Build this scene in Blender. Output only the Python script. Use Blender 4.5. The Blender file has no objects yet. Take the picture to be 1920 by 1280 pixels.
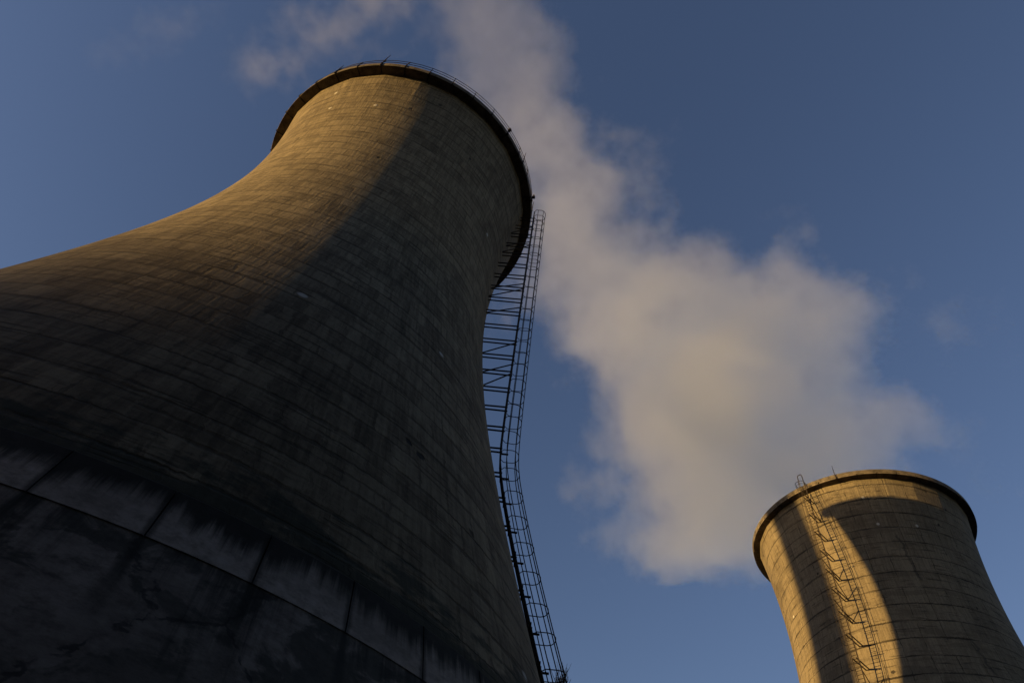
import bpy, bmesh, math, random
import numpy as np
from mathutils import Vector, Matrix, Quaternion

random.seed(7)
rng = np.random.default_rng(7)
sc = bpy.context.scene
COL = sc.collection
R = math.radians

# ------------------------------------------------------------------ layout
# plan units (1 unit = half a metre) measured from the eye; EYE = eye height in metres
K = 0.5
EYE = 1.6
FPX, PITCH, ROLL = 1254.99, R(53.6413), R(10.8150)
T1 = (-22.298, 49.868)
T2 = (80.014, 106.062)
DZ2 = -2.451                      # the far tower stands a little lower
ZTOP = 100.0
A_THROAT, Z_THROAT, B_LOW, B_UP = 18.2913, 76.2885, 43.7922, 47.3454
R_RIM, Z_RIM = 21.6188, 98.8979
Z_LEDGE, Z_LEDGE2 = 14.926, 12.497
SUN_AZ, SUN_EL = R(194.0), R(5.0)
SUN = Vector((math.cos(SUN_EL) * math.cos(SUN_AZ), math.cos(SUN_EL) * math.sin(SUN_AZ), math.sin(SUN_EL)))


def rad(z):
    b = B_LOW if z < Z_THROAT else B_UP
    return A_THROAT * math.sqrt(1 + ((z - Z_THROAT) / b) ** 2)


def sstep(a, b, x):
    t = min(1, max(0, (x - a) / (b - a)))
    return t * t * (3 - 2 * t)


def W(p):                          # plan units -> metres
    return Vector((p[0] * K, p[1] * K, p[2] * K + EYE))


# ------------------------------------------------------------------ objects
def tag(o, label=None, cat=None, group=None, kind=None):
    if label: o['label'] = label
    if cat: o['category'] = cat
    if group: o['group'] = group
    if kind: o['kind'] = kind
    return o


def empty(name, loc):
    o = bpy.data.objects.new(name, None)
    o.empty_display_size = 1
    COL.objects.link(o)
    o.location = loc
    return o


class MB:
    """collects faces (plan units, z measured from the eye) and links them as one mesh"""

    def __init__(s):
        s.v, s.f, s.uv = [], [], []

    def face(s, idx, uv=None):
        s.f.append(tuple(idx))
        s.uv.append(uv)

    def box(s, c, ax, ay, az):
        """centre, three half-axis vectors"""
        c, ax, ay, az = map(Vector, (c, ax, ay, az))
        n = len(s.v)
        for k in range(8):
            s.v.append(c + (ax if k & 1 else -ax) + (ay if k & 2 else -ay) + (az if k & 4 else -az))
        for q in ((0, 2, 3, 1), (4, 5, 7, 6), (0, 1, 5, 4), (2, 6, 7, 3), (0, 4, 6, 2), (1, 3, 7, 5)):
            s.face([n + i for i in q])

    def bar(s, a, b, w, h=None, up=(0, 0, 1)):
        a, b = Vector(a), Vector(b)
        d = b - a
        L = d.length
        d.normalize()
        side = d.cross(Vector(up))
        if side.length < 1e-3: side = d.cross(Vector((1, 0, 0)))
        side.normalize()
        u = side.cross(d)
        s.box((a + b) / 2, d * L / 2, side * w / 2, u * (h or w) / 2)

    def tube(s, pts, r, n=6, closed=False, r1=None):
        pts = [Vector(p) for p in pts]
        m = len(pts)
        base = len(s.v)
        ref = Vector((0, 0, 1))
        for i, p in enumerate(pts):
            a = pts[(i - 1) % m] if (closed or i > 0) else pts[0]
            b = pts[(i + 1) % m] if (closed or i < m - 1) else pts[-1]
            t = (b - a).normalized()
            q = ref if abs(t.dot(ref)) < 0.9 else Vector((1, 0.2, 0))
            x = t.cross(q).normalized()
            y = t.cross(x)
            rr = r if r1 is None else r + (r1 - r) * i / (m - 1)
            for k in range(n):
                an = 2 * math.pi * k / n
                s.v.append(p + x * rr * math.cos(an) + y * rr * math.sin(an))
        for i in range(m if closed else m - 1):
            j = (i + 1) % m
            for k in range(n):
                l = (k + 1) % n
                s.face((base + i * n + k, base + i * n + l, base + j * n + l, base + j * n + k))
        if not closed:
            s.face([base + k for k in range(n)][::-1])
            s.face([base + (m - 1) * n + k for k in range(n)])

    def build(s, name, mat, parent=None, smooth=False, origin=None):
        org = Vector(origin) if origin is not None else Vector((0, 0, 0))
        me = bpy.data.meshes.new(name)
        me.from_pydata([(v[0] * K - org.x, v[1] * K - org.y, v[2] * K + EYE - org.z) for v in s.v], [], s.f)
        if any(u is not None for u in s.uv):
            lay = me.uv_layers.new(name='shell')
            flat = []
            for f, u in zip(s.f, s.uv):
                for k in range(len(f)):
                    flat += list(u[k]) if u else [0, 0]
            lay.data.foreach_set('uv', flat)
        if smooth:
            me.polygons.foreach_set('use_smooth', [True] * len(me.polygons))
        me.materials.append(mat)
        me.update()
        o = bpy.data.objects.new(name, me)
        COL.objects.link(o)
        if parent is not None: o.parent = parent
        elif origin is not None: o.location = org
        return o


# ------------------------------------------------------------------ node helper
class NT:
    def __init__(s, tree):
        s.t = tree

    def n(s, typ, **kw):
        nd = s.t.nodes.new(typ)
        for k, v in kw.items(): setattr(nd, k, v)
        return nd

    def link(s, a, b):
        s.t.links.new(a, b)

    def put(s, sock, v):
        if v is None: return
        if isinstance(v, bpy.types.NodeSocket): s.link(v, sock)
        else: sock.default_value = v

    def m(s, op, a, b=None, c=None, clamp=False):
        nd = s.n('ShaderNodeMath', operation=op, use_clamp=clamp)
        for i, v in enumerate((a, b, c)): s.put(nd.inputs[i], v)
        return nd.outputs[0]

    def vm(s, op, a, b=None, out=0):
        nd = s.n('ShaderNodeVectorMath', operation=op)
        s.put(nd.inputs[0], a)
        s.put(nd.inputs[1], b)
        return nd.outputs[out]

    def mr(s, v, a, b, c=0.0, d=1.0, smooth=True):
        nd = s.n('ShaderNodeMapRange', interpolation_type='SMOOTHSTEP' if smooth else 'LINEAR')
        for i, q in enumerate((v, a, b, c, d)): s.put(nd.inputs[i], q)
        return nd.outputs[0]

    def comb(s, x, y, z=0.0):
        nd = s.n('ShaderNodeCombineXYZ')
        for i, q in enumerate((x, y, z)): s.put(nd.inputs[i], q)
        return nd.outputs[0]

    def sep(s, v):
        nd = s.n('ShaderNodeSeparateXYZ')
        s.link(v, nd.inputs[0])
        return nd.outputs

    def noise(s, vec, scale, detail=3.0, rough=0.55, dist=0.0, dims='3D'):
        nd = s.n('ShaderNodeTexNoise', noise_dimensions=dims)
        if vec is not None: s.link(vec, nd.inputs['Vector'])
        nd.inputs['Scale'].default_value = scale
        nd.inputs['Detail'].default_value = detail
        nd.inputs['Roughness'].default_value = rough
        nd.inputs['Distortion'].default_value = dist
        return nd.outputs[0]

    def mix(s, f, a, b, mode='MIX'):
        nd = s.n('ShaderNodeMix', data_type='RGBA', blend_type=mode)
        s.put(nd.inputs[0], f)
        for i, v in ((6, a), (7, b)):
            if isinstance(v, (tuple, list)) and len(v) == 3: v = (*v, 1)
            s.put(nd.inputs[i], v)
        return nd.outputs[2]

    def curve(s, v, pts):
        nd = s.n('ShaderNodeFloatCurve')
        c = nd.mapping.curves[0]
        while len(c.points) < len(pts): c.points.new(0.5, 0.5)
        for p, q in zip(c.points, pts):
            p.location = q
            p.handle_type = 'AUTO'
        nd.mapping.update()
        s.link(v, nd.inputs['Value'])
        return nd.outputs[0]


def new_mat(name):
    m = bpy.data.materials.new(name)
    m.use_nodes = True
    t = NT(m.node_tree)
    bs = m.node_tree.nodes['Principled BSDF']
    bs.inputs['Roughness'].default_value = 0.9
    bs.inputs['Specular IOR Level'].default_value = 0.2
    return m, t, bs


def shell_coords(t):
    uv = t.n('ShaderNodeUVMap', uv_map='shell')
    x, y, _ = t.sep(uv.outputs[0])
    xs = t.m('MULTIPLY', x, 2 * math.pi * 20)
    zs = t.m('MULTIPLY', y, 100)
    return x, xs, zs


def shell_material(name, rowh, panw, light, dark, seam=0.55, strips=(), moss=True, offset=0.5, vert=0.6):
    m, t, bs = new_mat(name)
    u, xs, zs = shell_coords(t)
    # courses wander a little
    w1 = t.noise(t.comb(xs, zs), 0.05, 2.0)
    zw = t.m('ADD', zs, t.mr(w1, 0, 1, -0.5, 0.5, False))
    jx = t.noise(t.comb(xs, zs), 1.2, 3.0, 0.6)
    xw = t.m('ADD', xs, t.mr(jx, 0, 1, -0.25, 0.25, False))
    rag = t.noise(t.comb(t.m('MULTIPLY', xs, 2.6), t.m('MULTIPLY', zs, 0.25), 6.0), 1.0, 3.0, 0.6)
    zr = t.m('ADD', zw, t.mr(rag, 0.25, 0.75, -0.16, 0.16, False))
    vec = t.comb(xw, zr)

    def brick(bw, rh, mort, off=offset, sm=0.25):
        b = t.n('ShaderNodeTexBrick')
        b.offset = off
        b.inputs['Color1'].default_value = (0, 0, 0, 1)
        b.inputs['Color2'].default_value = (1, 1, 1, 1)
        b.inputs['Mortar'].default_value = (0.5, 0.5, 0.5, 1)
        b.inputs['Scale'].default_value = 1
        b.inputs['Mortar Size'].default_value = mort
        b.inputs['Mortar Smooth'].default_value = sm
        b.inputs['Brick Width'].default_value = bw
        b.inputs['Row Height'].default_value = rh
        t.link(vec, b.inputs['Vector'])
        return b.outputs['Color'], b.outputs['Fac']

    tone, line = brick(panw, rowh, 0.07)
    tone2, line2 = brick(panw * 0.37, rowh, 0.03, 0.3)

    def rings(period, wd, ph):
        q = t.m('FRACT', t.m('ADD', t.m('DIVIDE', t.m('MULTIPLY_ADD', t.m('SUBTRACT', zr, zw), 0.45, zw), period), ph))
        dd = t.m('MULTIPLY', t.m('MINIMUM', q, t.m('SUBTRACT', 1.0, q)), period)
        ww = t.mr(t.noise(t.comb(t.m('MULTIPLY', xs, 0.28), t.m('MULTIPLY', zs, 0.6), ph * 9), 1.0, 5.0, 0.6), 0.35, 0.7, wd * 0.25, wd * 1.9)
        return t.mr(t.m('DIVIDE', dd, ww), 0.35, 1.15, 1, 0)
    ring1 = rings(rowh, 0.15, 0.0)
    ring2 = rings(rowh, 0.10, 0.47)
    # broken strength of the joints
    brk = t.mr(t.noise(t.comb(t.m('MULTIPLY', xs, 0.22), t.m('MULTIPLY', zs, 0.5)), 1.0, 4.0), 0.38, 0.62)
    brk2 = t.mr(t.noise(t.comb(t.m('MULTIPLY', xs, 0.35), t.m('MULTIPLY', zs, 0.8), 7.3), 1.0, 4.0), 0.46, 0.66)
    seam1 = t.m('MAXIMUM', t.m('MULTIPLY', ring1, t.mr(brk, 0, 1, 0.55, 1, False)), t.m('MULTIPLY', t.m('MULTIPLY', line, brk), vert))
    seam2 = t.m('MAXIMUM', t.m('MULTIPLY', ring2, brk2), t.m('MULTIPLY', t.m('MULTIPLY', line2, brk2), vert))
    # horizontal dashes: honeycombed pour lines
    dsh = t.noise(t.comb(t.m('MULTIPLY', xs, 0.30), t.m('MULTIPLY', zw, 2.6), 3.1), 1.0, 4.0, 0.6)
    dash = t.mr(dsh, 0.57, 0.68)
    # board marks run up the wall
    brd = t.noise(t.comb(t.m('MULTIPLY', xs, 4.5), t.m('MULTIPLY', zs, 0.35), 1.7), 1.0, 4.0, 0.62)
    # broad weathering and streaks
    wide = t.noise(t.comb(xs, zs, 4.0), 0.07, 5.0, 0.6)
    strk = t.noise(t.comb(t.m('MULTIPLY', xs, 0.9), t.m('MULTIPLY', zs, 0.06), 9.0), 1.0, 5.0, 0.65)
    grain = t.noise(t.comb(xs, zs, 2.0), 3.0, 5.0, 0.7)
    # pits and pale patches
    vo = t.n('ShaderNodeTexVoronoi')
    vo.inputs['Scale'].default_value = 0.27
    t.link(vec, vo.inputs['Vector'])
    pit = t.m('MULTIPLY', t.mr(vo.outputs['Distance'], 0.05, 0.09, 1, 0), t.mr(t.sep(vo.outputs['Color'])[0], 0.55, 0.6))
    vo2 = t.n('ShaderNodeTexVoronoi')
    vo2.inputs['Scale'].default_value = 0.21
    t.link(t.comb(t.m('ADD', xs, 31.7), zs), vo2.inputs['Vector'])
    pale = t.m('MULTIPLY', t.mr(vo2.outputs['Distance'], 0.04, 0.08, 1, 0), t.mr(t.sep(vo2.outputs['Color'])[1], 0.55, 0.6))

    tk = t.mr(zs, 35, 72, 1.0, 0.5)
    f = t.m('MULTIPLY', t.m('MULTIPLY', t.m('SUBTRACT', t.sep(tone)[0], 0.5), tk), 0.38)
    f = t.m('ADD', f, 0.25)
    f = t.m('ADD', f, t.m('MULTIPLY', t.m('MULTIPLY_ADD', t.m('SUBTRACT', t.sep(tone2)[0], 0.5), tk, 0.5), 0.36))
    f = t.m('ADD', f, t.m('MULTIPLY', t.mr(wide, 0.32, 0.68), 0.28))
    f = t.m('ADD', f, t.m('MULTIPLY', t.mr(brd, 0.36, 0.64), 0.30))
    f = t.m('ADD', f, t.m('MULTIPLY', t.mr(grain, 0.35, 0.65), 0.22))
    f = t.m('SUBTRACT', f, 0.32, clamp=True)
    col = t.mix(f, dark, light)
    crs = t.noise(t.comb(t.m('MULTIPLY', xs, 0.09), t.m('MULTIPLY', zr, 0.55), 12.0), 1.0, 3.0, 0.6)
    col = t.mix(t.m('MULTIPLY', t.mr(crs, 0.54, 0.60), 0.3), col, tuple(c * 0.62 for c in dark))
    col = t.mix(t.m('MULTIPLY', t.mr(strk, 0.55, 0.68), 0.28), col, tuple(c * 0.5 for c in dark))
    blk = tuple(c * 0.28 for c in dark)
    col = t.mix(t.m('MULTIPLY', seam1, seam), col, blk)
    col = t.mix(t.m('MULTIPLY', seam2, seam * 0.8), col, blk)
    col = t.mix(t.m('MULTIPLY', dash, 0.55), col, blk)
    col = t.mix(t.m('MULTIPLY', pit, 0.85), col, (0.015, 0.014, 0.013))
    col = t.mix(t.m('MULTIPLY', pale, 0.7), col, (0.45, 0.43, 0.38))
    if moss:
        ms = t.noise(t.comb(t.m('MULTIPLY', xs, 0.5), t.m('MULTIPLY', zs, 0.9), 5.0), 1.0, 6.0, 0.65)
        reach = t.mr(zs, 14.5, 21.0, 0.30, -0.22, False)
        msk = t.mr(t.m('ADD', ms, reach), 0.55, 0.70)
        col = t.mix(t.m('MULTIPLY', msk, 0.8), col, (0.022, 0.026, 0.018))
    for (u0, v0, u1, v1, wd) in strips:      # tarred repair lines
        k = t.m('DIVIDE', t.m('SUBTRACT', zs, v0 * 100), (v1 - v0) * 100)
        uc = t.m('MULTIPLY_ADD', k, u1 - u0, u0)
        wob = t.mr(t.noise(t.comb(zs, 0.0), 0.55, 4.0), 0, 1, -1.3, 1.3, False)
        du = t.m('ABSOLUTE', t.m('ADD', t.m('MULTIPLY', t.m('SUBTRACT', u, uc), 125.0), wob))
        on = t.m('MULTIPLY', t.mr(du, wd, wd * 2.2, 1, 0), t.m('MULTIPLY', t.mr(k, 0, 0.08), t.mr(k, 0.9, 1, 1, 0)))
        col = t.mix(t.m('MULTIPLY', on, 0.5), col, (0.02, 0.019, 0.018))
    t.link(col, bs.inputs['Base Color'])
    h = t.m('ADD', t.m('MULTIPLY', t.sep(tone)[0], 0.4), t.m('MULTIPLY', t.sep(tone2)[0], 0.3))
    h = t.m('SUBTRACT', h, t.m('MULTIPLY', seam1, 1.3))
    h = t.m('SUBTRACT', h, t.m('MULTIPLY', seam2, 0.6))
    h = t.m('SUBTRACT', h, t.m('MULTIPLY', dash, 0.8))
    h = t.m('SUBTRACT', h, t.m('MULTIPLY', pit, 2.0))
    h = t.m('ADD', h, t.m('MULTIPLY', pale, 1.0))
    h = t.m('ADD', h, t.m('MULTIPLY', brd, 1.1))
    h = t.m('ADD', h, t.m('MULTIPLY', grain, 0.5))
    bp = t.n('ShaderNodeBump')
    bp.inputs['Strength'].default_value = 0.8
    bp.inputs['Distance'].default_value = 0.03
    t.link(h, bp.inputs['Height'])
    t.link(bp.outputs[0], bs.inputs['Normal'])
    return m


def base_material(name, phase, beam):
    """whitewashed concrete of the ring beam / base wall with black run-off"""
    m, t, bs = new_mat(name)
    u, xs, zs = shell_coords(t)
    v = t.comb(xs, zs)
    wide = t.noise(v, 0.16, 6.0, 0.62)
    grain = t.noise(v, 2.2, 5.0, 0.7)
    blot = t.noise(t.comb(xs, t.m('MULTIPLY', zs, 0.8), 3.0), 0.75, 6.0, 0.6, 0.5)
    fine = t.noise(t.comb(t.m('MULTIPLY', xs, 3.4), t.m('MULTIPLY', zs, 0.10), 2.0), 1.0, 5.0, 0.7)
    slow = t.noise(t.comb(t.m('MULTIPLY', xs, 0.45), 0.0, 4.0), 1.0, 3.0, 0.6)
    run = t.m('ADD', t.m('MULTIPLY', fine, 0.55), t.m('MULTIPLY', slow, 0.5))
    f = t.m('ADD', t.m('MULTIPLY', t.mr(wide, 0.3, 0.7), 0.7), t.m('MULTIPLY', grain, 0.35), clamp=True)
    mot = t.noise(t.comb(xs, zs, 8.0), 2.4, 8.0, 0.75)
    f = t.m('MULTIPLY', f, t.mr(mot, 0.30, 0.62, 0.25, 1.0))
    k = 1.8 if beam else 1.0
    col = t.mix(f, (0.075 * k, 0.063 * k, 0.052 * k), (0.29 * k, 0.25 * k, 0.215 * k))
    if beam:
        reach = t.mr(zs, Z_LEDGE, Z_LEDGE2, 0.30, -0.22, False)
    else:
        reach = t.mr(zs, Z_LEDGE2, Z_LEDGE2 - 7, 0.04, -0.16, False)
        jt = t.m('FRACT', t.m('SUBTRACT', t.m('MULTIPLY', u, 54.0), phase))
        jd = t.m('MULTIPLY', t.m('MINIMUM', jt, t.m('SUBTRACT', 1.0, jt)), 2 * math.pi * 32 / 54)
        wdt = t.mr(zs, Z_LEDGE2, Z_LEDGE2 - 4, 0.16, 0.5, False)
        js = t.m('MULTIPLY', t.mr(t.m('DIVIDE', jd, wdt), 0.25, 1.1, 1, 0), t.mr(zs, Z_LEDGE2 - 4.5, Z_LEDGE2 - 0.5))
        col = t.mix(t.m('MULTIPLY', js, 0.85), col, (0.018, 0.02, 0.016))
        bl = t.m('MULTIPLY', t.mr(blot, 0.49, 0.58), t.mr(wide, 0.38, 0.52))
        col = t.mix(t.m('MULTIPLY', bl, 0.75), col, (0.03, 0.032, 0.026))
        vo = t.n('ShaderNodeTexVoronoi')
        vo.inputs['Scale'].default_value = 0.55
        t.link(t.comb(t.m('ADD', xs, t.m('MULTIPLY', blot, 1.6)), zs), vo.inputs['Vector'])
        spot = t.m('MULTIPLY', t.mr(vo.outputs['Distance'], 0.10, 0.14, 1, 0), t.mr(t.sep(vo.outputs['Color'])[0], 0.5, 0.55))
        col = t.mix(t.m('MULTIPLY', spot, 0.85), col, (0.02, 0.02, 0.018))
        # hairline cracks
        ve = t.n('ShaderNodeTexVoronoi', feature='DISTANCE_TO_EDGE')
        ve.inputs['Scale'].default_value = 0.22
        t.link(t.comb(t.m('ADD', xs, t.m('MULTIPLY', wide, 5.0)), t.m('ADD', t.m('MULTIPLY', zs, 0.6), t.m('MULTIPLY', grain, 0.4))), ve.inputs['Vector'])
        cr = t.m('MULTIPLY', t.mr(ve.outputs['Distance'], 0.004, 0.014, 1, 0), t.mr(blot, 0.42, 0.5))
        col = t.mix(t.m('MULTIPLY', cr, 0.7), col, (0.02, 0.02, 0.02))
    if beam:
        jt = t.m('FRACT', t.m('SUBTRACT', t.m('MULTIPLY', u, 54.0), phase))
        jd = t.m('MULTIPLY', t.m('MINIMUM', jt, t.m('SUBTRACT', 1.0, jt)), 2 * math.pi * 32 / 54)
        jd = t.m('MULTIPLY_ADD', t.m('SUBTRACT', grain, 0.5), 0.25, jd)
        col = t.mix(t.m('MULTIPLY', t.mr(jd, 0.04, 0.24, 1, 0), 0.7), col, (0.02, 0.02, 0.018))
    stn = t.mr(t.m('ADD', run, reach), 0.48, 0.72)
    col = t.mix(t.m('MULTIPLY', stn, 0.93), col, (0.014, 0.015, 0.012))
    t.link(col, bs.inputs['Base Color'])
    bp = t.n('ShaderNodeBump')
    bp.inputs['Strength'].default_value = 0.5
    bp.inputs['Distance'].default_value = 0.03
    t.link(t.m('ADD', grain, t.m('MULTIPLY', wide, 0.7)), bp.inputs['Height'])
    t.link(bp.outputs[0], bs.inputs['Normal'])
    return m


def plain_material(name, a, b, scale=2.0, rough=0.85, metal=0.0, bump=0.02):
    m, t, bs = new_mat(name)
    tc = t.n('ShaderNodeTexCoord')
    n1 = t.noise(tc.outputs['Object'], scale, 6.0, 0.65)
    n2 = t.noise(tc.outputs['Object'], scale * 7, 3.0, 0.6)
    f = t.mr(t.m('ADD', t.m('MULTIPLY', n1, 0.7), t.m('MULTIPLY', n2, 0.3)), 0.32, 0.68)
    t.link(t.mix(f, a, b), bs.inputs['Base Color'])
    bs.inputs['Roughness'].default_value = rough
    bs.inputs['Metallic'].default_value = metal
    bp = t.n('ShaderNodeBump')
    bp.inputs['Strength'].default_value = 0.5
    bp.inputs['Distance'].default_value = bump
    t.link(n2, bp.inputs['Height'])
    t.link(bp.outputs[0], bs.inputs['Normal'])
    return m


def uof(th_deg):
    """u of a bearing round the tower; the uv seam is at +90 degrees (the far side)"""
    return ((th_deg - 90) % 360) / 360


M_rim = plain_material('rim_concrete', (0.035, 0.029, 0.022), (0.16, 0.132, 0.10), 1.6, 0.9, 0, 0.03)
M_in = plain_material('inner_concrete', (0.09, 0.085, 0.075), (0.16, 0.15, 0.13), 0.6)
M_steel = plain_material('rusty_steel', (0.018, 0.015, 0.013), (0.05, 0.036, 0.026), 5.0, 0.7, 0.3, 0.003)
M_shell1 = shell_material('near_shell_concrete', 2.0, 1.7, (0.218, 0.176, 0.112), (0.066, 0.050, 0.030))
M_shell2 = shell_material('far_shell_concrete', 3.05, 3.6, (0.205, 0.168, 0.112), (0.082, 0.066, 0.044), 0.92, moss=False, offset=0.0, vert=0.95,
                          strips=((uof(-107.5), 0.87, uof(-104.5), 0.77, 0.14), (uof(-94), 0.672, uof(-91.5), 0.61, 0.14)))
JPH = (uof(-75.4) * 54) % 1.0
M_beam = base_material('ring_beam_concrete', JPH, True)
M_base = base_material('base_wall_concrete', JPH, False)


# ------------------------------------------------------------------ cooling towers
def polar(r, th, z):
    return Vector((r * math.cos(th), r * math.sin(th), z))


def make_tower(centre, dz, facet_phase, post_phase, shell_mat, ladder_deg, label, near):
    org = W((centre[0], centre[1], 0))
    org.z = 0
    root = empty('cooling_tower', org)
    tag(root, label, 'cooling tower', 'concrete cooling towers')
    NF = 24
    sub = 20 if near else 10
    N = NF * sub
    ph = R(facet_phase)
    th0 = math.pi / 2
    ths = [th0 + 2 * math.pi * i / N for i in range(N + 1)]
    # snap the columns on the facet edges
    off = (ph - th0) % (2 * math.pi / N)
    ths = [a + off for a in ths]
    wob = [rng.normal(0, 0.35) for _ in range(NF)]

    def rfac(z, th):
        r = rad(z)
        k = 0.10 + 0.55 * sstep(88, 97, z)
        d = ((th - ph) % (2 * math.pi / NF)) - math.pi / NF
        poly = r * math.cos(math.pi / NF * 0.6) / math.cos(d)
        return r + (poly - r) * k

    # shell: outer face, inner face, closed at both ends
    s = MB()
    zs = [Z_LEDGE + (Z_RIM + 0.35 - Z_LEDGE) * j / (112 if near else 70) for j in range((112 if near else 70) + 1)]
    for z in zs:
        for th in ths: s.v.append(polar(rfac(z, th), th, z + dz))
    C = N + 1
    for j in range(len(zs) - 1):
        for i in range(N):
            a = j * C + i
            u0, u1 = i / N + off / (2 * math.pi), (i + 1) / N + off / (2 * math.pi)
            s.face((a, a + 1, a + C + 1, a + C), ((u0, zs[j] / 100), (u1, zs[j] / 100), (u1, zs[j + 1] / 100), (u0, zs[j + 1] / 100)))
    s.build('shell', shell_mat, root, origin=(0, 0, 0))
    q = MB()
    n2 = 96
    zi = [Z_LEDGE + (ZTOP - 0.2 - Z_LEDGE) * j / 40 for j in range(41)]
    for z in zi:
        for i in range(n2): q.v.append(polar(rad(z) - 0.7, 2 * math.pi * i / n2, z + dz))
    for j in range(40):
        for i in range(n2):
            k = (i + 1) % n2
            q.face((j * n2 + i, (j + 1) * n2 + i, (j + 1) * n2 + k, j * n2 + k))
    q.build('inner_lining', M_in, root, smooth=True)

    # base wall behind the ring beam, down to the ground
    g = -EYE / K - 0.1 - dz
    b = MB()
    NB = 54 * 6
    jp = R(-75.4)
    bth = [jp + 2 * math.pi * i / NB for i in range(NB + 1)]
    zb = [g, 0, 3, 6, 9, Z_LEDGE2, Z_LEDGE - 0.01]
    for z in zb:
        for th in bth: b.v.append(polar(rad(z) + 0.06, th, z + dz))
    for th in bth: b.v.append(polar(rad(Z_LEDGE) - 0.7, th, Z_LEDGE - 0.01 + dz))
    C = NB + 1
    u_start = uof(-75.4)
    for j in range(len(zb)):
        for i in range(NB):
            a = j * C + i
            z0, z1 = zb[j], (zb[j + 1] if j + 1 < len(zb) else Z_LEDGE)
            u0, u1 = u_start + i / NB, u_start + (i + 1) / NB
            b.face((a, a + 1, a + C + 1, a + C), ((u0, z0 / 100), (u1, z0 / 100), (u1, z1 / 100), (u0, z1 / 100)))
    b.build('base_wall', M_base, root, smooth=True)

    # ring beam of 54 blocks with open joints
    s = MB()
    for blk in range(54):
        gap = 0.03 / 33
        t0, t1 = jp + 2 * math.pi * blk / 54 + gap, jp + 2 * math.pi * (blk + 1) / 54 - gap
        st = len(s.v)
        prof = [(Z_LEDGE2, 0.07), (Z_LEDGE2, 0.10), (Z_LEDGE - 0.07, 0.24), (Z_LEDGE, 0.18), (Z_LEDGE, 0.07)]
        for i in range(7):
            th = t0 + (t1 - t0) * i / 6
            for z, o in prof: s.v.append(polar(rad(z) + o + 0.0, th, z + dz + 0.012))
        for i in range(6):
            u0 = u_start + (blk + i / 6) / 54
            u1 = u0 + 1 / 324
            for k in range(5):
                l = (k + 1) % 5
                a = st + i * 5
                z0, z1 = prof[k][0], prof[l][0]
                s.face((a + k, a + 5 + k, a + 5 + l, a + l), ((u0, z0 / 100), (u1, z0 / 100), (u1, z1 / 100), (u0, z1 / 100)))
        for a, rv in ((st, 1), (st + 30, 0)):
            idx = [a + k for k in range(5)]
            uu = [(u_start + blk / 54, prof[k][0] / 100) for k in range(5)]
            s.face(idx[::-1] if rv else idx, uu[::-1] if rv else uu)
    s.build('ring_beam', M_beam, root)

    # rim: a cantilevered ring slab over jointed soffit slabs
    NP = 38
    pp = R(post_phase)
    step = 2 * math.pi / NP
    s = MB()

    def ring(mb, t0, t1, prof, n=1):
        st = len(mb.v)
        m = len(prof)
        for i in range(n + 1):
            th = t0 + (t1 - t0) * i / n
            for r, z in prof: mb.v.append(polar(r, th, z + dz))
        for i in range(n):
            for k in range(m):
                l = (k + 1) % m
                a = st + i * m
                mb.face((a + k, a + m + k, a + m + l, a + l))
        mb.face([st + k for k in range(m)][::-1])
        mb.face([st + n * m + k for k in range(m)])

    rs = rad(Z_RIM)
    for k in range(NP):
        ring(s, pp + k * step, pp + (k + 1) * step,
             [(rs - 1.0, 99.22), (R_RIM - 0.06, 99.22), (R_RIM, 99.3), (R_RIM, 99.93), (R_RIM - 0.07, 100.0), (rs - 1.0, 100.0)], 3)
    slab = s.build('rim', M_rim, root)
    s = MB()
    for k in range(NP):
        gap = 0.09 / R_RIM
        lo = Z_RIM + rng.uniform(-0.04, 0.04)
        ring(s, pp + k * step + gap, pp + (k + 1) * step - gap,
             [(rs - 0.6, lo), (R_RIM - 0.05, lo), (R_RIM - 0.02, lo + 0.05), (R_RIM - 0.02, 99.21), (rs - 0.6, 99.21)], 3)
    so = s.build('soffit', M_rim, root)

    # handrail (only the near tower has one)
    rail = MB()
    rr = R_RIM - 0.12
    HR = 2.1
    for h in (HR, HR * 0.52) if near else ():
        pts = [polar(rr, pp + step * k / 2, ZTOP + h + dz) for k in range(NP * 2)]
        rail.tube(pts, 0.045, 5, closed=True)
    ro = rail.build('handrail', M_steel, root) if near else None
    for k in range(NP) if near else ():
        th = pp + step * k
        p = MB()
        lean = rng.normal(0, 0.05)
        p.bar(polar(rr + 0.16, th, 99.0 + dz), polar(rr + 0.16, th, ZTOP + 0.05 + dz), 0.12)
        p.bar(polar(rr + 0.16, th, ZTOP + 0.05 + dz), polar(rr, th + lean / rr, ZTOP + HR + 0.06 + dz), 0.10)
        p.build('post', M_steel, ro)

    rods = ((-100.1, 4.4), (-29.9, 3.6), (-8.0, 3.3), (-119.1, 2.9)) if near else ((-127, 2.2),)
    for d, h in rods:
        th = R(d)
        p = MB()
        p.tube([polar(R_RIM + 0.08, th, 98.8 + dz), polar(R_RIM + 0.08, th, ZTOP + h * 0.6 + dz), polar(R_RIM + 0.1, th + 0.003, ZTOP + h + dz)], 0.09, 6, r1=0.03)
        p.bar(polar(R_RIM - 0.1, th, 99.6 + dz), polar(R_RIM + 0.2, th, 99.6 + dz), 0.2, 0.12)
        p.build('lightning_rod', M_steel, root)
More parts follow.
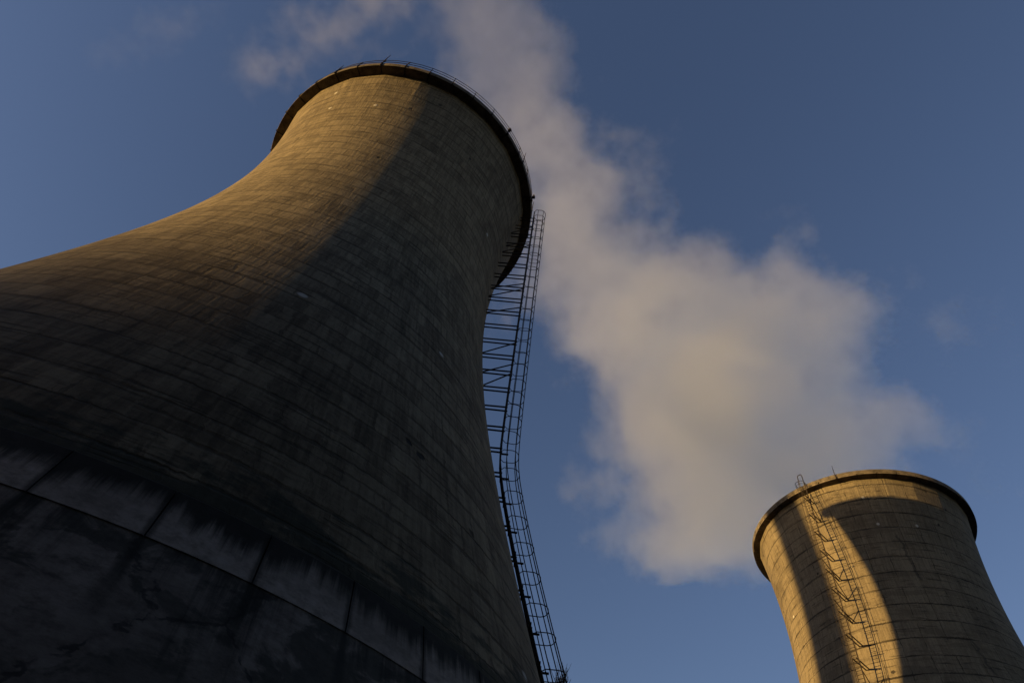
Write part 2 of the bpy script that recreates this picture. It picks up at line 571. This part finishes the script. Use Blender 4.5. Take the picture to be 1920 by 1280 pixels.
    if near:
        for d in (-43.3, -13.6):
            th = R(d)
            p = MB()
            e, tn = polar(1, th, 0), Vector((-math.sin(th), math.cos(th), 0))
            c = polar(R_RIM + 0.35, th, 99.9 + dz)
            p.box(c, e * 0.26, tn * 0.20, (0, 0, 0.1))
            p.box(c + Vector((0, 0, 0.42)), e * 0.14, tn * 0.13, (0, 0, 0.3))
            p.tube([c + Vector((0, 0, 0.72)), c + Vector((0, 0, 1.05))], 0.12, 8, r1=0.07)
            p.bar(polar(R_RIM - 0.9, th, 98.75 + dz), polar(R_RIM + 0.3, th, 98.75 + dz), 0.3, 0.18)
            p.bar(polar(R_RIM + 0.1, th, 98.7 + dz), polar(R_RIM + 0.1, th, 99.9 + dz), 0.14)
            p.build('warning_lamp', M_steel, root)

    make_ladder(root, dz, R(ladder_deg), near)
    return root


def make_ladder(root, dz, th, near):
    e = polar(1, th, 0)
    tn = Vector((-math.sin(th), math.cos(th), 0))
    zlo, zhi = 6.0, 99.3

    def line(z):                                  # straight run, clear of the rim
        return 23.3 - 1.2 * (z - 44) / 55.3

    def rs(z):
        return 0.5 * (rad(z) + 0.62 + line(z) + math.sqrt((rad(z) + 0.62 - line(z)) ** 2 + 0.25))

    def P(z, out=0.0, side=0.0):
        return e * (rs(z) + out) + tn * side + Vector((0, 0, z + dz))

    # the rails follow the shell, then run straight up past the rim
    zz = [zlo + (zhi - zlo) * i / 56 for i in range(57)]
    HW = 0.46
    m = MB()
    top = zhi + (0.0 if near else 1.2)
    for sd in (-HW, HW):
        m.tube([P(z, 0, sd) for z in zz], 0.095 if near else 0.06, 6)
    z = zlo + 0.3
    while z < zhi:
        m.tube([P(z, 0, -HW), P(z, 0, HW)], 0.042, 5)
        z += 0.62
    if not near:                                 # arched grab rails above the rim
        arch = [P(zhi, 0, -HW), P(zhi + 2.6, 0, -HW)]
        for k in range(1, 8):
            a = math.pi * k / 8
            arch.append(P(zhi + 2.6, 0, 0) + tn * (-HW * math.cos(a)) + Vector((0, 0, HW * math.sin(a))))
        arch += [P(zhi + 2.6, 0, HW), P(zhi, 0, HW)]
        m.tube(arch, 0.09, 6)
    lad = m.build('ladder', M_steel, root)

    # cage
    WD, DP = 0.86, 1.75
    loop = [(-HW, 0.0), (-WD, 0.32), (-WD, DP - 0.55), (-WD + 0.16, DP - 0.2), (-WD + 0.5, DP), (0, DP + 0.03),
            (WD - 0.5, DP), (WD - 0.16, DP - 0.2), (WD, DP - 0.55), (WD, 0.32), (HW, 0.0)]
    z = 8.4
    while z < zhi + 0.1:
        p = MB()
        tilt = rng.normal(0, 0.06)
        p.tube([P(z, o, sd) + Vector((0, 0, tilt * o)) for sd, o in loop], 0.04, 5)
        p.build('cage_hoop', M_steel, lad)
        z += rng.choice([2.0, 2.3, 2.7]) if near else 4.1
    p = MB()
    p.tube([P(zhi - 0.05, o, sd) for sd, o in loop], 0.05, 5)
    p.build('cage_hoop', M_steel, lad)
    for sd, o in ((-WD, 0.62), (-WD + 0.1, DP - 0.3), (0, DP + 0.03), (WD - 0.1, DP - 0.3), (WD, 0.62)) if near else ((-WD, 0.8), (0, DP + 0.03), (WD, 0.8)):
        p = MB()
        p.tube([P(q, o, sd) for q in zz if q > 8.0], 0.045 if near else 0.04, 5)
        p.build('cage_bar', M_steel, lad)

    # brackets back to the shell
    z = 10.2
    i = 0
    while z < 98.4:
        w = rad(z) - 0.1
        far = rs(z) - rad(z) > 1.3
        for sd in (-HW, HW):
            p = MB()
            p.bar(e * w + tn * sd * 0.55 + Vector((0, 0, z + dz)), P(z, 0.16, sd * 0.6), *((0.115, 0.145) if near else (0.14, 0.16)))
            p.build('bracket', M_steel, lad)
        if far:
            if i % 5 in (0, 1, 2) :
                p = MB()
                zc = z + 2.3
                if zc < 99:
                    for sd in (-HW,) if i % 2 else (HW,):
                        p.bar(e * w + tn * sd * 0.55 + Vector((0, 0, z + 0.1 + dz)), P(zc, 0, sd), *((0.10, 0.12) if near else (0.11, 0.12)))
                    p.build('bracket', M_steel, lad)
        else:
            p = MB()
            p.bar(P(z, 0.0, -HW - 0.5), P(z, 0.0, HW + 0.5), 0.15, 0.15)
            p.bar(P(z, 0.02, HW), P(z, 0.75, HW), 0.13, 0.13)
            p.build('bracket', M_steel, lad)
        z += (3.0 if near else 4.1) + rng.uniform(-0.15, 0.15)
        i += 1


make_tower(T1, 0.0, -83.3, -100.1, M_shell1, -6.6,
           'huge near cooling tower with railed rim and caged ladder, half in warm sunlight', True)
make_tower(T2, DZ2, -89.0, -98.0, M_shell2, -143.7,
           'smaller looking far cooling tower crossed by shadow stripes, steam pouring out of its mouth', False)


# ------------------------------------------------------------------ ground and hill toward the sun
def flat(name, mat, n, rmax):
    m = MB()
    rings = [0, 20, 60, 150, 400, 1000, 2500, 6000, 12000]
    m.v.append(Vector((0, 0, -EYE / K)))
    for r in rings[1:]:
        for i in range(n): m.v.append(Vector((r * math.cos(2 * math.pi * i / n), r * math.sin(2 * math.pi * i / n), -EYE / K)))
    for i in range(n): m.face((0, 1 + i, 1 + (i + 1) % n))
    for j in range(len(rings) - 2):
        for i in range(n):
            a, b = 1 + j * n, 1 + (j + 1) * n
            k = (i + 1) % n
            m.face((a + i, b + i, b + k, a + k))
    return m.build(name, mat)


M_ground = plain_material('dark_soil', (0.022, 0.02, 0.016), (0.05, 0.045, 0.034), 0.3, 0.95)
g = flat('ground', M_ground, 64, 12000)
tag(g, kind='structure')

HD = 3400.0
HH = 43.0 + HD * math.tan(SUN_EL)
hd = MB()
sx = Vector((SUN.x, SUN.y, 0)).normalized()
sy = Vector((-sx.y, sx.x, 0))
nu, nv = 90, 24
c0 = Vector((T1[0], T1[1], 0)) + sx * HD
for j in range(nv + 1):
    d = (j / nv - 0.5) * 2
    for i in range(nu + 1):
        l = (i / nu - 0.5) * 5200
        near0 = math.exp(-(l / 260) ** 2)
        hh = HH * (0.80 + 0.20 * math.exp(-(l / 900) ** 2)) + (1 - near0) * (22 * math.sin(l * 0.0063 + 1) + 12 * math.sin(l * 0.019))
        fall = max(0.0, 1 - abs(d)) ** 1.3
        edge = sstep(2600, 1800, abs(l)) if abs(l) > 1800 else 1
        p = c0 + sx * (d * 900) + sy * l
        hd.v.append(Vector((p.x, p.y, -EYE / K - 2 + hh * fall * edge)))
for j in range(nv):
    for i in range(nu):
        a = j * (nu + 1) + i
        hd.face((a, a + 1, a + nu + 2, a + nu + 1))
M_hill = plain_material('wooded_hill', (0.02, 0.025, 0.015), (0.05, 0.05, 0.03), 0.05, 0.95)
tag(hd.build('hill', M_hill, smooth=True), kind='structure')

# ------------------------------------------------------------------ chimney whose shadow crosses the far tower
M_chim = plain_material('chimney_concrete', (0.18, 0.17, 0.155), (0.30, 0.285, 0.26), 0.5)
M_red = plain_material('chimney_red_band', (0.22, 0.05, 0.035), (0.30, 0.08, 0.055), 0.8)
strip = Vector((63.05, 100.39, 76.9))
cq = strip + SUN * 250
corg = W((cq.x, cq.y, 0))
corg.z = 0
ch = empty('chimney', corg)
tag(ch, 'tall slender concrete chimney with red bands standing toward the low sun', 'chimney')
g0 = -EYE / K - 0.1
HC = 140.0


def cone_ring(z0, z1, grow, mat, name, n=48):
    m = MB()
    def rc(z): return 5.0 - 1.15 * min(1, max(0, z / 110))
    for z in (z0, z1):
        for k in range(n): m.v.append(polar(rc(z) + grow, 2 * math.pi * k / n, z))
    for k in range(n):
        l = (k + 1) % n
        m.face((k, l, n + l, n + k))
    for z in (z1, z0):
        for k in range(n): m.v.append(polar(rc(z) - 0.6, 2 * math.pi * k / n, z))
    for k in range(n):
        l = (k + 1) % n
        m.face((n + k, n + l, 2 * n + l, 2 * n + k))
        m.face((2 * n + k, 2 * n + l, 3 * n + l, 3 * n + k))
        m.face((3 * n + k, 3 * n + l, l, k))
    return m.build(name, mat, ch)


cone_ring(g0, 104, 0, M_chim, 'shaft')
cone_ring(104, 113, 0.0, M_red, 'band')
cone_ring(113, 122, 0, M_chim, 'shaft')
cone_ring(122, 131, 0.0, M_red, 'band')
cone_ring(131, HC, 0, M_chim, 'shaft')
cone_ring(HC, HC + 1.2, 0.3, M_red, 'cap')

# ------------------------------------------------------------------ unseen building added behind the eye to keep low sky light off the near tower
M_brick = plain_material('sooty_brick', (0.035, 0.022, 0.018), (0.075, 0.05, 0.04), 0.8)
M_roof = plain_material('tar_roof', (0.015, 0.015, 0.015), (0.03, 0.03, 0.03), 0.8)
M_pane, tpn, bpn = new_mat('dusty_glass')
bpn.inputs['Base Color'].default_value = (0.02, 0.024, 0.028, 1)
bpn.inputs['Roughness'].default_value = 0.25
horg = W((35, -40, 0))
horg.z = 0
sky_blocker = empty('shade_hall', horg)
tag(sky_blocker, 'unseen dark brick building added to shade the foot of the near tower', 'sky_blocker')
gz = -EYE / K
HX, HY, HZ = 85.0, 24.0, 62.0
m = MB()
m.box((0, 0, gz + HZ / 2 - 0.1), (HX, 0, 0), (0, HY, 0), (0, 0, HZ / 2))
for k in range(12):                              # pilasters
    m.box((-HX + 4 + k * (2 * HX - 8) / 11, HY + 0.5, gz + HZ / 2 - 0.5), (1.1, 0, 0), (0, 0.5, 0), (0, 0, HZ / 2 - 0.5))
m.build('wall', M_brick, sky_blocker)
m = MB()
m.box((0, 0, gz + HZ + 0.75), (HX + 1, 0, 0), (0, HY + 1.6, 0), (0, 0, 0.8))
m.box((0, 0, gz + HZ + 3.6), (HX - 8, 0, 0), (0, 6, 0), (0, 0, 2.0))
m.build('roof', M_roof, sky_blocker)
for k in range(11):
    xc = -HX + 4 + (k + 0.5) * (2 * HX - 8) / 11
    m = MB()
    for dx in (-4, -1.33, 1.33, 4):
        m.box((xc + dx, HY + 0.12, gz + 28), (0.16, 0, 0), (0, 0.12, 0), (0, 0, 18))
    for q in range(10):
        m.box((xc, HY + 0.11, gz + 10 + q * 4), (4.2, 0, 0), (0, 0.1, 0), (0, 0, 0.16))
    wn = m.build('window', M_steel, sky_blocker)
    m = MB()
    m.box((xc, HY + 0.03, gz + 28), (4.1, 0, 0), (0, 0.03, 0), (0, 0, 18))
    m.build('pane', M_pane, wn)

# ------------------------------------------------------------------ bare poplar behind the near tower
M_bark = plain_material('grey_bark', (0.05, 0.045, 0.038), (0.12, 0.105, 0.09), 2.0)
M_twig = plain_material('dry_twig', (0.06, 0.05, 0.04), (0.13, 0.11, 0.085), 3.0)
tp = (14.9, 88.8)
torg = W((tp[0], tp[1], 0))
torg.z = 0
tr = empty('poplar_tree', torg)
tag(tr, 'top of a slim bare poplar just right of the near tower foot', 'tree')
m = MB()
TH = 47.3
m.tube([(0, 0, -EYE / K - 0.1), (0.1, 0.1, 8), (0.2, -0.1, 22), (0.1, 0.15, 36), (0, 0, TH)], 0.95, 9, r1=0.06)
m.build('trunk', M_bark, tr, smooth=True)
m = MB()
for k in range(130):
    z0 = 6 + (TH - 8) * (k / 130) ** 0.9
    a = random.uniform(0, 2 * math.pi)
    L = (9.5 * (1 - 0.72 * (z0 - 6) / (TH - 6))) * random.uniform(0.7, 1.1)
    sp = 0.34
    d = Vector((math.cos(a) * sp, math.sin(a) * sp, 1))
    pts = [Vector((0.1, 0, z0)) + d * (L * q) + Vector((random.gauss(0, .12), random.gauss(0, .12), 0)) * (q > 0) - Vector((0, 0, 0.25 * L * (1 - q) * 0)) for q in (0, 0.25, 0.5, 0.75, 1)]
    m.tube(pts, 0.06 + 0.016 * L, 5, r1=0.025)
    for j in range(9):
        q = random.uniform(0.25, 1.0)
        b = Vector((0.1, 0, z0)) + d * (L * q)
        aa = random.uniform(0, 2 * math.pi)
        dd = Vector((math.cos(aa) * 0.5, math.sin(aa) * 0.5, 0.9)) * random.uniform(0.9, 2.2)
        m.tube([b, b + dd * 0.55, b + dd + Vector((0, 0, 0.25))], 0.045, 4, r1=0.02)
m.build('crown', M_twig, tr)


# ------------------------------------------------------------------ steam
def steam_material(name, curves, L, dens, nscale, namp, soft, rmax, cmax, seed, warm=(0.955, 0.97, 0.985), aniso=0.6, lump=0.5, mouth=False):
    """density falls off from a bent axis; object Z runs along the plume"""
    m = bpy.data.materials.new(name)
    m.use_nodes = True
    t = NT(m.node_tree)
    m.node_tree.nodes.remove(m.node_tree.nodes['Principled BSDF'])
    out = m.node_tree.nodes['Material Output']
    tc = t.n('ShaderNodeTexCoord')
    p = tc.outputs['Object']
    x, y, z = t.sep(p)
    k = t.m('DIVIDE', z, L)
    cx = t.m('MULTIPLY_ADD', t.curve(k, curves[0]), 2 * cmax, -cmax)
    cy = t.m('MULTIPLY_ADD', t.curve(k, curves[1]), 2 * cmax, -cmax)
    rr = t.m('MULTIPLY', t.curve(k, curves[2]), rmax)
    dn = t.curve(k, curves[3])
    dx, dy = t.m('SUBTRACT', x, cx), t.m('SUBTRACT', y, cy)
    d = t.m('SQRT', t.m('ADD', t.m('MULTIPLY', dx, dx), t.m('MULTIPLY', dy, dy)))
    dq = t.m('DIVIDE', d, rr)
    off = t.n('ShaderNodeMapping')
    off.inputs['Location'].default_value = seed
    t.link(p, off.inputs['Vector'])
    n1 = t.noise(off.outputs[0], nscale, 5.0, 0.56)
    n2 = t.noise(off.outputs[0], nscale * 0.36, 1.0, 0.5)
    s = t.m('SUBTRACT', 1.0, dq)
    s = t.m('MULTIPLY_ADD', t.m('SUBTRACT', n1, 0.5), namp, s)
    s = t.m('MULTIPLY_ADD', t.m('SUBTRACT', n2, 0.5), namp * lump, s)
    s = t.mr(s, 0.0, soft)
    s = t.m('MULTIPLY', t.m('MULTIPLY', s, dens), dn)
    if mouth:                                    # below the lip the steam stays inside the tower
        gx, gy, gzz = t.sep(t.n('ShaderNodeNewGeometry').outputs['Position'])
        c = W((T2[0], T2[1], ZTOP + DZ2))
        ex, ey = t.m('SUBTRACT', gx, c.x), t.m('SUBTRACT', gy, c.y)
        er = t.m('SQRT', t.m('ADD', t.m('MULTIPLY', ex, ex), t.m('MULTIPLY', ey, ey)))
        inside = t.mr(er, 8.8, 9.8, 1, 0)
        s = t.m('MULTIPLY', s, t.m('MAXIMUM', inside, t.mr(gzz, c.z - 0.2, c.z + 2.5)))
    v = t.n('ShaderNodeVolumePrincipled')
    v.inputs['Color'].default_value = (*warm, 1)
    v.inputs['Anisotropy'].default_value = aniso
    t.link(s, v.inputs['Density'])
    t.link(v.outputs[0], out.inputs['Volume'])
    return m


def plume(name, pts, radii, densities, dens, nscale, namp, soft, seed, label, fat=1.35, aniso=0.6, lump=0.5, mouth=False):
    pts = [W(p) for p in pts]
    radii = [r * K for r in radii]
    ax = (pts[-1] - pts[0]).normalized()
    qt = Vector((0, 0, 1)).rotation_difference(ax)
    org = pts[0]
    loc = [qt.inverted() @ (p - org) for p in pts]
    L = loc[-1].z
    cmax = max(max(abs(p.x), abs(p.y)) for p in loc) + 1
    rmax = max(radii) * 1.05
    ks = [p.z / L for p in loc]
    cur = ([(k, 0.5 + p.x / cmax / 2) for k, p in zip(ks, loc)], [(k, 0.5 + p.y / cmax / 2) for k, p in zip(ks, loc)],
           [(k, r / rmax) for k, r in zip(ks, radii)], list(zip(ks, densities)))
    mat = steam_material(name + '_vapour', cur, L, dens, nscale, namp, soft, rmax, cmax, seed, aniso=aniso, lump=lump, mouth=mouth)
    # hull round the axis
    n, mm = 28, 36
    vs, fs = [], []
    for j in range(mm + 1):
        k = j / mm
        c = [np.interp(k, ks, [p[i] for p in loc]) for i in (0, 1)]
        r = np.interp(k, ks, radii) * fat
        for i in range(n):
            a = 2 * math.pi * i / n
            vs.append((c[0] + r * math.cos(a), c[1] + r * math.sin(a), k * L))
    for j in range(mm):
        for i in range(n):
            l = (i + 1) % n
            fs.append((j * n + i, j * n + l, (j + 1) * n + l, (j + 1) * n + i))
    fs.append(tuple(range(n))[::-1])
    fs.append(tuple(mm * n + i for i in range(n)))
    me = bpy.data.meshes.new(name)
    me.from_pydata(vs, [], fs)
    me.materials.append(mat)
    o = bpy.data.objects.new(name, me)
    COL.objects.link(o)
    o.location = org
    o.rotation_mode = 'QUATERNION'
    o.rotation_quaternion = qt
    tag(o, label, 'steam', kind='stuff')
    return o


plume('steam_plume',
      [(80, 106.1, 88), (79, 105.5, 108), (65, 109.5, 123.5), (50, 103.3, 146.5), (23.5, 96, 180), (-5, 87, 233), (-33, 71, 310), (-54, 58, 370)],
      [18, 25, 39, 37, 28, 21.5, 28, 28], [1, 1, 1, 0.9, 0.6, 0.3, 0.12, 0.06],
      0.155, 0.085, 3.3, 0.42, (3.1, 7.7, 1.3), 'thick white steam rising from the far cooling tower and drifting behind the near one', fat=1.75, aniso=0.81, mouth=True)
plume('steam_wisp', [(-86, 62, 176), (-76, 57, 195), (-66, 52, 210)], [7, 11.5, 7], [0.1, 1, 0.1],
      0.034, 0.26, 4.0, 1.5, (1.7, 2.2, 8.1), 'thin torn wisp of steam in the sky left of the near rim', 1.3)
plume('steam_wisp', [(-82, 60, 228), (-66.5, 53, 253.7), (-50, 45, 279)], [8, 14, 8], [0.1, 1, 0.1],
      0.034, 0.2, 3.6, 1.4, (5.7, 4.2, 2.1), 'pale wisp of steam above the top of the near rim', 1.3)
plume('steam_wisp', [(-106, 54, 148), (-98, 50, 165), (-90, 45, 186)], [3, 6, 3], [0.1, 1, 0.1],
      0.009, 0.5, 3.4, 1.3, (9.7, 1.2, 3.1), 'faintest small streak of steam in the upper left sky', 1.3)

# ------------------------------------------------------------------ light, sky, camera
w = bpy.data.worlds.new('World')
sc.world = w
w.use_nodes = True
nt = w.node_tree
bg = nt.nodes['Background']
sky = nt.nodes.new('ShaderNodeTexSky')
sky.sky_type = 'NISHITA'
sky.sun_disc = False
sky.sun_elevation = SUN_EL
sky.sun_rotation = math.pi / 2 - SUN_AZ
sky.altitude = 200
sky.air_density = 1.0
sky.dust_density = 0.6
sky.ozone_density = 1.6
tint = NT(nt).mix(1.0, sky.outputs[0], (1.08, 1.0, 1.23), 'MULTIPLY')
nt.links.new(tint, bg.inputs[0])
bg.inputs[1].default_value = 0.080

li = bpy.data.lights.new('sun', 'SUN')
li.energy = 5.0
li.angle = R(0.53)
li.color = (1.0, 0.635, 0.21)
lo = bpy.data.objects.new('sun', li)
COL.objects.link(lo)
lo.rotation_euler = SUN.to_track_quat('Z', 'Y').to_euler()
lo.location = (0, 0, 80)

f = Vector((0, math.cos(PITCH), math.sin(PITCH)))
rx = Vector((1, 0, 0))
up = rx.cross(f)
rx2 = rx * math.cos(ROLL) + up * math.sin(ROLL)
up2 = up * math.cos(ROLL) - rx * math.sin(ROLL)
cam = bpy.data.cameras.new('camera')
cam.sensor_width = 36
cam.lens = 36 * FPX / 1920
cam.clip_start = 0.1
cam.clip_end = 20000
co = bpy.data.objects.new('camera', cam)
COL.objects.link(co)
co.matrix_world = Matrix(((rx2.x, up2.x, -f.x, 0), (rx2.y, up2.y, -f.y, 0), (rx2.z, up2.z, -f.z, EYE), (0, 0, 0, 1)))
sc.camera = co

sc.view_settings.view_transform = 'Standard'
sc.view_settings.look = 'None'
sc.view_settings.exposure = 0.95
sc.view_settings.gamma = 1
sc.cycles.max_bounces = 12
sc.cycles.diffuse_bounces = 4
sc.cycles.volume_bounces = 5
sc.cycles.volume_step_rate = 0.15
sc.cycles.volume_max_steps = 512
sc.cycles.use_denoising = True
